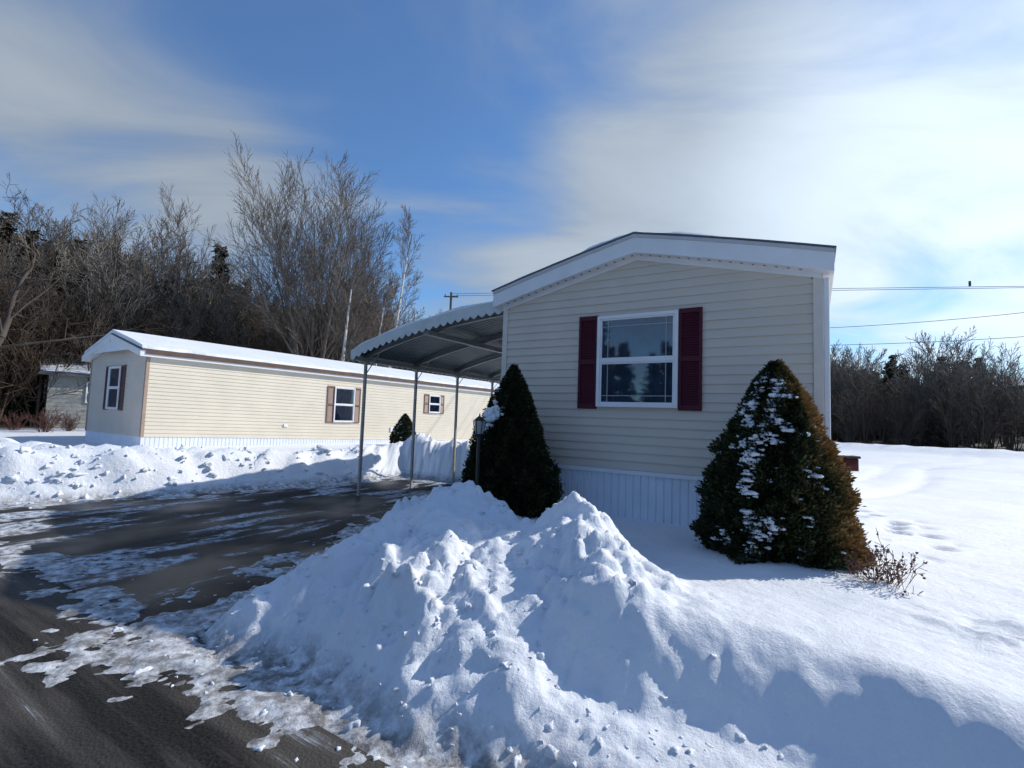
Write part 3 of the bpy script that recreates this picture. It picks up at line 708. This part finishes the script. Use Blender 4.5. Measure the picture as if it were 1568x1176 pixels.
# evergreen shrubs
M_bush=tint_mat('shrub_needles',[(0,(.007,.012,.005)),(.35,(.020,.032,.012)),(.6,(.055,.06,.022)),(.8,(.16,.11,.035)),(1,(.30,.18,.065))])
M_core=mat('shrub_core_shade',(.010,.013,.007),.9,.3)  # inner shade as near-black green, so gaps in the foliage show dark
def shrub(name,x,y,z0,H,Rm,n,seed,brown_sunlit,snowN,snow_side,leaf=.045,sq=1.,rp=(.88,.98,1,.9,.70,.44,.21,.015),extra=()):
    rg=np.random.RandomState(seed)
    e=empty(name,(x,y,z0))
    hp=[0,.08,.18,.35,.55,.75,.9,1]
    def prof(h,a):
        base=np.interp(h,hp,rp)*Rm
        lump=1+.08*np.sin(a*3+h*4+seed)+.06*np.sin(a*7-h*11)+.16*fbm(a*1.6+seed,h*5,1.3,3,2)
        return base*lump
    h=1-np.sqrt(rg.rand(n))*1.0;h=np.clip(h,0,1);h=np.where(rg.rand(n)<.25,rg.rand(n),h)
    a=rg.rand(n)*2*np.pi
    cl=vnoise(a*7.,h*22,1)
    rr=prof(h,a)*(.86+.10*rg.rand(n)**.5+.24*(cl-.5)+.03*rg.normal(size=n))
    C=np.stack([rr*np.cos(a),rr*np.sin(a)*sq,h*H*(1)+.01*rg.normal(size=n)],1)
    D=np.stack([np.cos(a),np.sin(a),np.full(n,.75)],1)+.45*rg.normal(size=(n,3));D/=np.linalg.norm(D,axis=1)[:,None]
    V,F=leaf_quads(C,D,leaf*rg.uniform(.6,1.4,n),leaf*.22*rg.uniform(.7,1.3,n),rg)
    big_=fbm(a*1.2+3,h*3,1.5,4,5)
    side=np.cos(a-brown_sunlit[1])
    t=.26+.34*(cl-.5)+.13*rg.normal(size=n)+brown_sunlit[0]*np.clip(side*1.0+.9*big_,0,1)*.75  # browned needles plus a sunlit golden side, both put into the tint
    add('foliage',np_mesh('foliage',V,F,4,M_bush,np.repeat(np.clip(t,0,1),4)),e)
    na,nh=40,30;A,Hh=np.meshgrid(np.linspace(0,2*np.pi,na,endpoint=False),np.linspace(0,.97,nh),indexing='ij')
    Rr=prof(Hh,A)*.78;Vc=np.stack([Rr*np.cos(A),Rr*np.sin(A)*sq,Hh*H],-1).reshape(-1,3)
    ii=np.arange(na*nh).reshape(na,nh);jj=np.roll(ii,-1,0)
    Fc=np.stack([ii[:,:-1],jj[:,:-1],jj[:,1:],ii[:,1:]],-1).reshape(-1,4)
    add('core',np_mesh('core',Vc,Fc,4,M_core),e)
    mb_=MB();mb_.box(-.05,.05,-.05,.05,-.3,.2);mb_.obj('trunk',M_bark,e)
    P=[];S=[];tries=0
    while len(P)<snowN and tries<40000:
        tries+=1
        aa=snow_side+rg.normal()*.62;hh=rg.uniform(.10,.95)
        if fbm(np.array([aa*2.3+hh*2]),np.array([hh*5.5-aa]),1.7,4,3,.6)[0]<.06:continue
        r_=float(prof(np.array([hh]),np.array([aa]))[0])*rg.uniform(.90,.99);q=rg.uniform(.007,.022)*(1.8 if rg.rand()<.12 else 1)
        P.append((r_*math.cos(aa),r_*math.sin(aa)*sq,hh*H+.0));S.append((q*1.7,q*1.3,q*.6))
    for (aa,hh,q) in extra:
        r_=float(prof(np.array([hh]),np.array([aa]))[0])*.98
        for _ in range(16):P.append((r_*math.cos(aa)+rg.normal()*q*.6,r_*math.sin(aa)+rg.normal()*q*.6,hh*H+rg.normal()*q*.7));S.append((q*.8,q*.7,q*.5))
    if P:blobs('snow_clumps',P,S,M_snowo,seed+1,e,.5)
    return e
shrub('evergreen_shrub',2.62,4.85,.30,1.93,.66,65000,4,(1.25,-.40),800,R(208),.045,1.,(.90,.99,1,.92,.73,.48,.27,.04))
shrub('evergreen_shrub',.02,6.75,.25,2.06,.62,45000,9,(.12,0),35,R(190),extra=((R(215),.66,.075),(R(205),.60,.06),(R(225),.70,.05)))
shrub('evergreen_shrub',-4.3,20,.35,1.25,.5,9000,15,(.2,0),120,R(240),.07)
def twig(name,x,y,H,seed,m,sc=1):
    segs=tree(seed=seed,H=H,r0=.005,stems=18,kids=(5,3),lens=(.4,.5),ang=(40,40),up=.1,wob=.13,start=.3,stem_ang=28,rmin=.0022)
    V,F=tubes(segs,3);e=empty(name,(x,y,gh(x,y)));add('stems',np_mesh('stems',V,F,4,m),e)
    rg=random.Random(seed);tips=[s[1] for s in segs if s[3]<.0024];pk=rg.sample(tips,min(150,len(tips)))
    return e,pk
e,pk=twig('dried_flower_shrub',2.98,4.0,.60,7,mat('dry_stem',(.13,.07,.05),.8,.2))
blobs('seed_heads',[tuple(p) for p in pk],[(.009,.009,.008)]*len(pk),mat('seed_head',(.13,.04,.035),.8,.3),3,e)
hb=tree_mesh('red_shrub',M_red,seed=70,H=1.3,r0=.02,stems=16,kids=(7,4),lens=(.4,.5),ang=(35,35),up=.1,wob=.12,start=.2,stem_ang=30,rmin=.006)
put('red_twig_shrub',hb,75,20.5);put('red_twig_shrub',hb,28,21,rz_=1.2,sc=.8);put('red_twig_shrub',hb,112,22,rz_=2.2,sc=.8)
# ---------------------------------------------------------------- garden lamp
z0=gh(-.39,6.15);gl=empty('garden_lamp_post',(-.39,6.15,z0))
mb=MB()
def cyl(mb,r0,r1,z0,z1,k=12,cx=0,cy=0):
    n=len(mb.v);mb.v+=[(cx+r0*math.cos(6.2832*i/k),cy+r0*math.sin(6.2832*i/k),z0) for i in range(k)]+[(cx+r1*math.cos(6.2832*i/k),cy+r1*math.sin(6.2832*i/k),z1) for i in range(k)]
    mb.f+=[(n+i,n+(i+1)%k,n+k+(i+1)%k,n+k+i) for i in range(k)]+[tuple(range(n,n+k))[::-1],tuple(range(n+k,n+2*k))]
hh=1.62-z0
cyl(mb,.022,.022,-.2,hh-.27);cyl(mb,.04,.03,hh-.29,hh-.27);cyl(mb,.03,.055,hh-.27,hh-.23,6)
cyl(mb,.085,.02,hh-.07,hh-.01,6);cyl(mb,.012,.004,hh-.01,hh+.03,8)
for i in range(6):
    a=6.2832*i/6;b0=.054;b1=.078
    n=len(mb.v);c,s=math.cos(a),math.sin(a)
    for (q,zz) in((b0,hh-.23),(b1,hh-.07)):
        for da,db in((-.005,-.005),(.005,-.005),(.005,.005),(-.005,.005)):mb.v.append((q*c+da,q*s+db,zz))
    mb.f+=[(n+j,n+(j+1)%4,n+4+(j+1)%4,n+4+j) for j in range(4)]
mb.obj('post_and_lantern',M_black,gl)
mb=MB();cyl(mb,.046,.068,hh-.228,hh-.072,6);mb.obj('lantern_glass',mat('frosted_pane',(.35,.36,.36),.2,.1),gl)
# ---------------------------------------------------------------- red storage bin beside home
x,y=10.05,14.9;zz=gh(x,y)
rb=empty('red_storage_bin',(x,y,zz-.1),.5)
mb=MB();mb.box(-.38,.38,-.28,.28,-.1,.46);mb.obj('body',mat('red_plastic',(.055,.010,.010),.9,.1,spec=.1),rb,.03)
mb=MB();mb.box(-.42,.42,-.32,.32,.462,.54);mb.obj('lid',mat('dark_lid',(.02,.012,.012),.9,.1,spec=.1),rb,.025)
mb=MB();mb.box(-.30,.30,-.2,.2,.542,.57);mb.obj('snow_cap',M_snowo,rb,.012)
# ---------------------------------------------------------------- utility pole & wires
up_=empty('utility_pole',(-4.5,34,0));mb=MB();cyl(mb,.13,.08,-1,10.3,10);mb.box(-.5,.5,-.05,.05,9.95,10.03)
for a in(-.42,0,.42):cyl(mb,.03,.025,10.03,10.18,8,a,0)
mb.obj('pole',M_wood,up_)
up2=empty('utility_pole',(32,20,0));mb=MB();cyl(mb,.16,.11,-1,9.3,10);mb.box(-.9,.9,-.05,.05,8.7,8.82);mb.obj('pole',M_wood,up2)
def wire(name,za,zm,zbb,off=0,r=.02):
    P=[]
    a=np.polyfit([0,.583,.783],[za,zm,zbb],2)
    for i in range(41):
        k=i/40;x=-4.5+36.5*k+off;y=34-14*k
        P.append(np.array([x,y,float(np.polyval(a,k))]))
    V,F=tubes([(p,q,r,r) for p,q in zip(P,P[1:])],5);return np_mesh(name,V,F,4,M_wire)
ws=empty('power_lines')
for nme,a,b,c in(('w1',10.2,9.13,8.75),('w1b',10.05,9.03,8.68),('w2',9.0,7.0,7.45),('w3',8.2,6.07,6.3)):
    add(nme,wire(nme,a,b,c,r=.014),ws)
mb=MB();cyl(mb,.05,.05,8.85,9.1,8,22.3,23.6);mb.obj('insulator',M_wire,ws)
# ---------------------------------------------------------------- light
SAZ,SEL=69,34
sd=Vector((math.sin(R(SAZ))*math.cos(R(SEL)),math.cos(R(SAZ))*math.cos(R(SEL)),math.sin(R(SEL))))
sl=bpy.data.lights.new('sun','SUN');sl.energy=4.3;sl.angle=R(.6);sl.color=(1,.94,.84)
so=add('sun',sl);so.rotation_euler=sd.to_track_quat('Z','Y').to_euler()
w=bpy.data.worlds.new('World');bpy.context.scene.world=w;w.use_nodes=True;nt=w.node_tree;N=nt.nodes;Lk=nt.links;N.clear()
out=N.new('ShaderNodeOutputWorld');sky=N.new('ShaderNodeTexSky');sky.sky_type='NISHITA';sky.sun_disc=False
sky.sun_elevation=R(SEL);sky.sun_rotation=R(SAZ);sky.air_density=1.0;sky.dust_density=.2;sky.ozone_density=2.0
tint=N.new('ShaderNodeMixRGB');tint.blend_type='MULTIPLY';tint.inputs[0].default_value=1;tint.inputs[2].default_value=(.62,.92,1.2,1);Lk.new(sky.outputs[0],tint.inputs[1])
bg=N.new('ShaderNodeBackground');bg.inputs[1].default_value=.135;Lk.new(tint.outputs[0],bg.inputs[0])
tc=N.new('ShaderNodeTexCoord')
def M(op,a,b=None,c=None,clamp=False):
    n=N.new('ShaderNodeMath');n.operation=op;n.use_clamp=clamp
    for i,v in enumerate((a,b,c)):
        if v is None:continue
        if isinstance(v,(int,float)):n.inputs[i].default_value=v
        else:Lk.new(v,n.inputs[i])
    return n.outputs[0]
sp=N.new('ShaderNodeSeparateXYZ');Lk.new(tc.outputs['Generated'],sp.inputs[0])
zc=M('ADD',M('MAXIMUM',sp.outputs[2],0.),.25)
cb=N.new('ShaderNodeCombineXYZ');Lk.new(M('DIVIDE',sp.outputs[0],zc),cb.inputs[0]);Lk.new(M('DIVIDE',sp.outputs[1],zc),cb.inputs[1])
mp=N.new('ShaderNodeMapping');mp.inputs['Rotation'].default_value=(0,0,R(-20));mp.inputs['Scale'].default_value=(.8,1.6,1);Lk.new(cb.outputs[0],mp.inputs[0])
n1=N.new('ShaderNodeTexNoise');n1.inputs['Scale'].default_value=1.25;n1.inputs['Detail'].default_value=9;n1.inputs['Roughness'].default_value=.54;n1.inputs['Distortion'].default_value=.7;Lk.new(mp.outputs[0],n1.inputs[0])
n2=N.new('ShaderNodeTexNoise');n2.inputs['Scale'].default_value=.9;n2.inputs['Detail'].default_value=5;Lk.new(cb.outputs[0],n2.inputs[0])
def lobe(c,wd,amp):
    v=Vector(c).normalized();d=N.new('ShaderNodeVectorMath');d.operation='DOT_PRODUCT';Lk.new(tc.outputs['Generated'],d.inputs[0]);d.inputs[1].default_value=v
    m=N.new('ShaderNodeMapRange');m.interpolation_type='SMOOTHSTEP';m.inputs[1].default_value=math.cos(R(wd));m.inputs[2].default_value=1;m.inputs[3].default_value=0;m.inputs[4].default_value=amp
    Lk.new(d.outputs['Value'],m.inputs[0]);return m.outputs[0]
b=M('ADD',M('MULTIPLY_ADD',n1.outputs['Fac'],2.4,-1.2),M('MULTIPLY_ADD',n2.outputs['Fac'],1.3,-.65))
for c,wd,a in(((1.0,1,.60),42,.55),((.45,1,.50),24,.30),((-.80,1,.50),15,.40),((-.50,1,.42),12,.30),((-1.05,1,.35),22,.15),((-.12,1,.47),16,-.12),((.1,1,.22),24,.35),((.15,1,.9),26,.06),((-.6,1,.85),20,-.18)):
    b=M('ADD',b,lobe(c,wd,a))
den=N.new('ShaderNodeMapRange');den.interpolation_type='SMOOTHSTEP';den.inputs[1].default_value=-.30;den.inputs[2].default_value=.80;den.inputs[3].default_value=.06;den.inputs[4].default_value=.90;Lk.new(b,den.inputs[0])
glow=M('ADD',lobe((1.25,1,.62),32,.55),lobe((1.1,1,.6),52,.22))
cs=M('ADD',M('MULTIPLY_ADD',n1.outputs['Fac'],.55,.18),glow)
bg2=N.new('ShaderNodeBackground');bg2.inputs[0].default_value=(.78,.89,1,1);Lk.new(cs,bg2.inputs[1])
mx=N.new('ShaderNodeMixShader');Lk.new(den.outputs[0],mx.inputs[0]);Lk.new(bg.outputs[0],mx.inputs[1]);Lk.new(bg2.outputs[0],mx.inputs[2]);Lk.new(mx.outputs[0],out.inputs[0])
# ---------------------------------------------------------------- camera
cam=bpy.data.cameras.new('camera');co=add('camera',cam);cam.sensor_width=36;cam.lens=36*750/1568;cam.clip_end=3000;cam.clip_start=.05
co.matrix_world=Matrix.Translation((0,0,1.6))@Matrix.Rotation(R(94.0),4,'X')@Matrix.Rotation(R(2.0),4,'Z')
sc=bpy.context.scene;sc.camera=co
sc.view_settings.view_transform='Standard';sc.view_settings.look='None';sc.view_settings.exposure=0
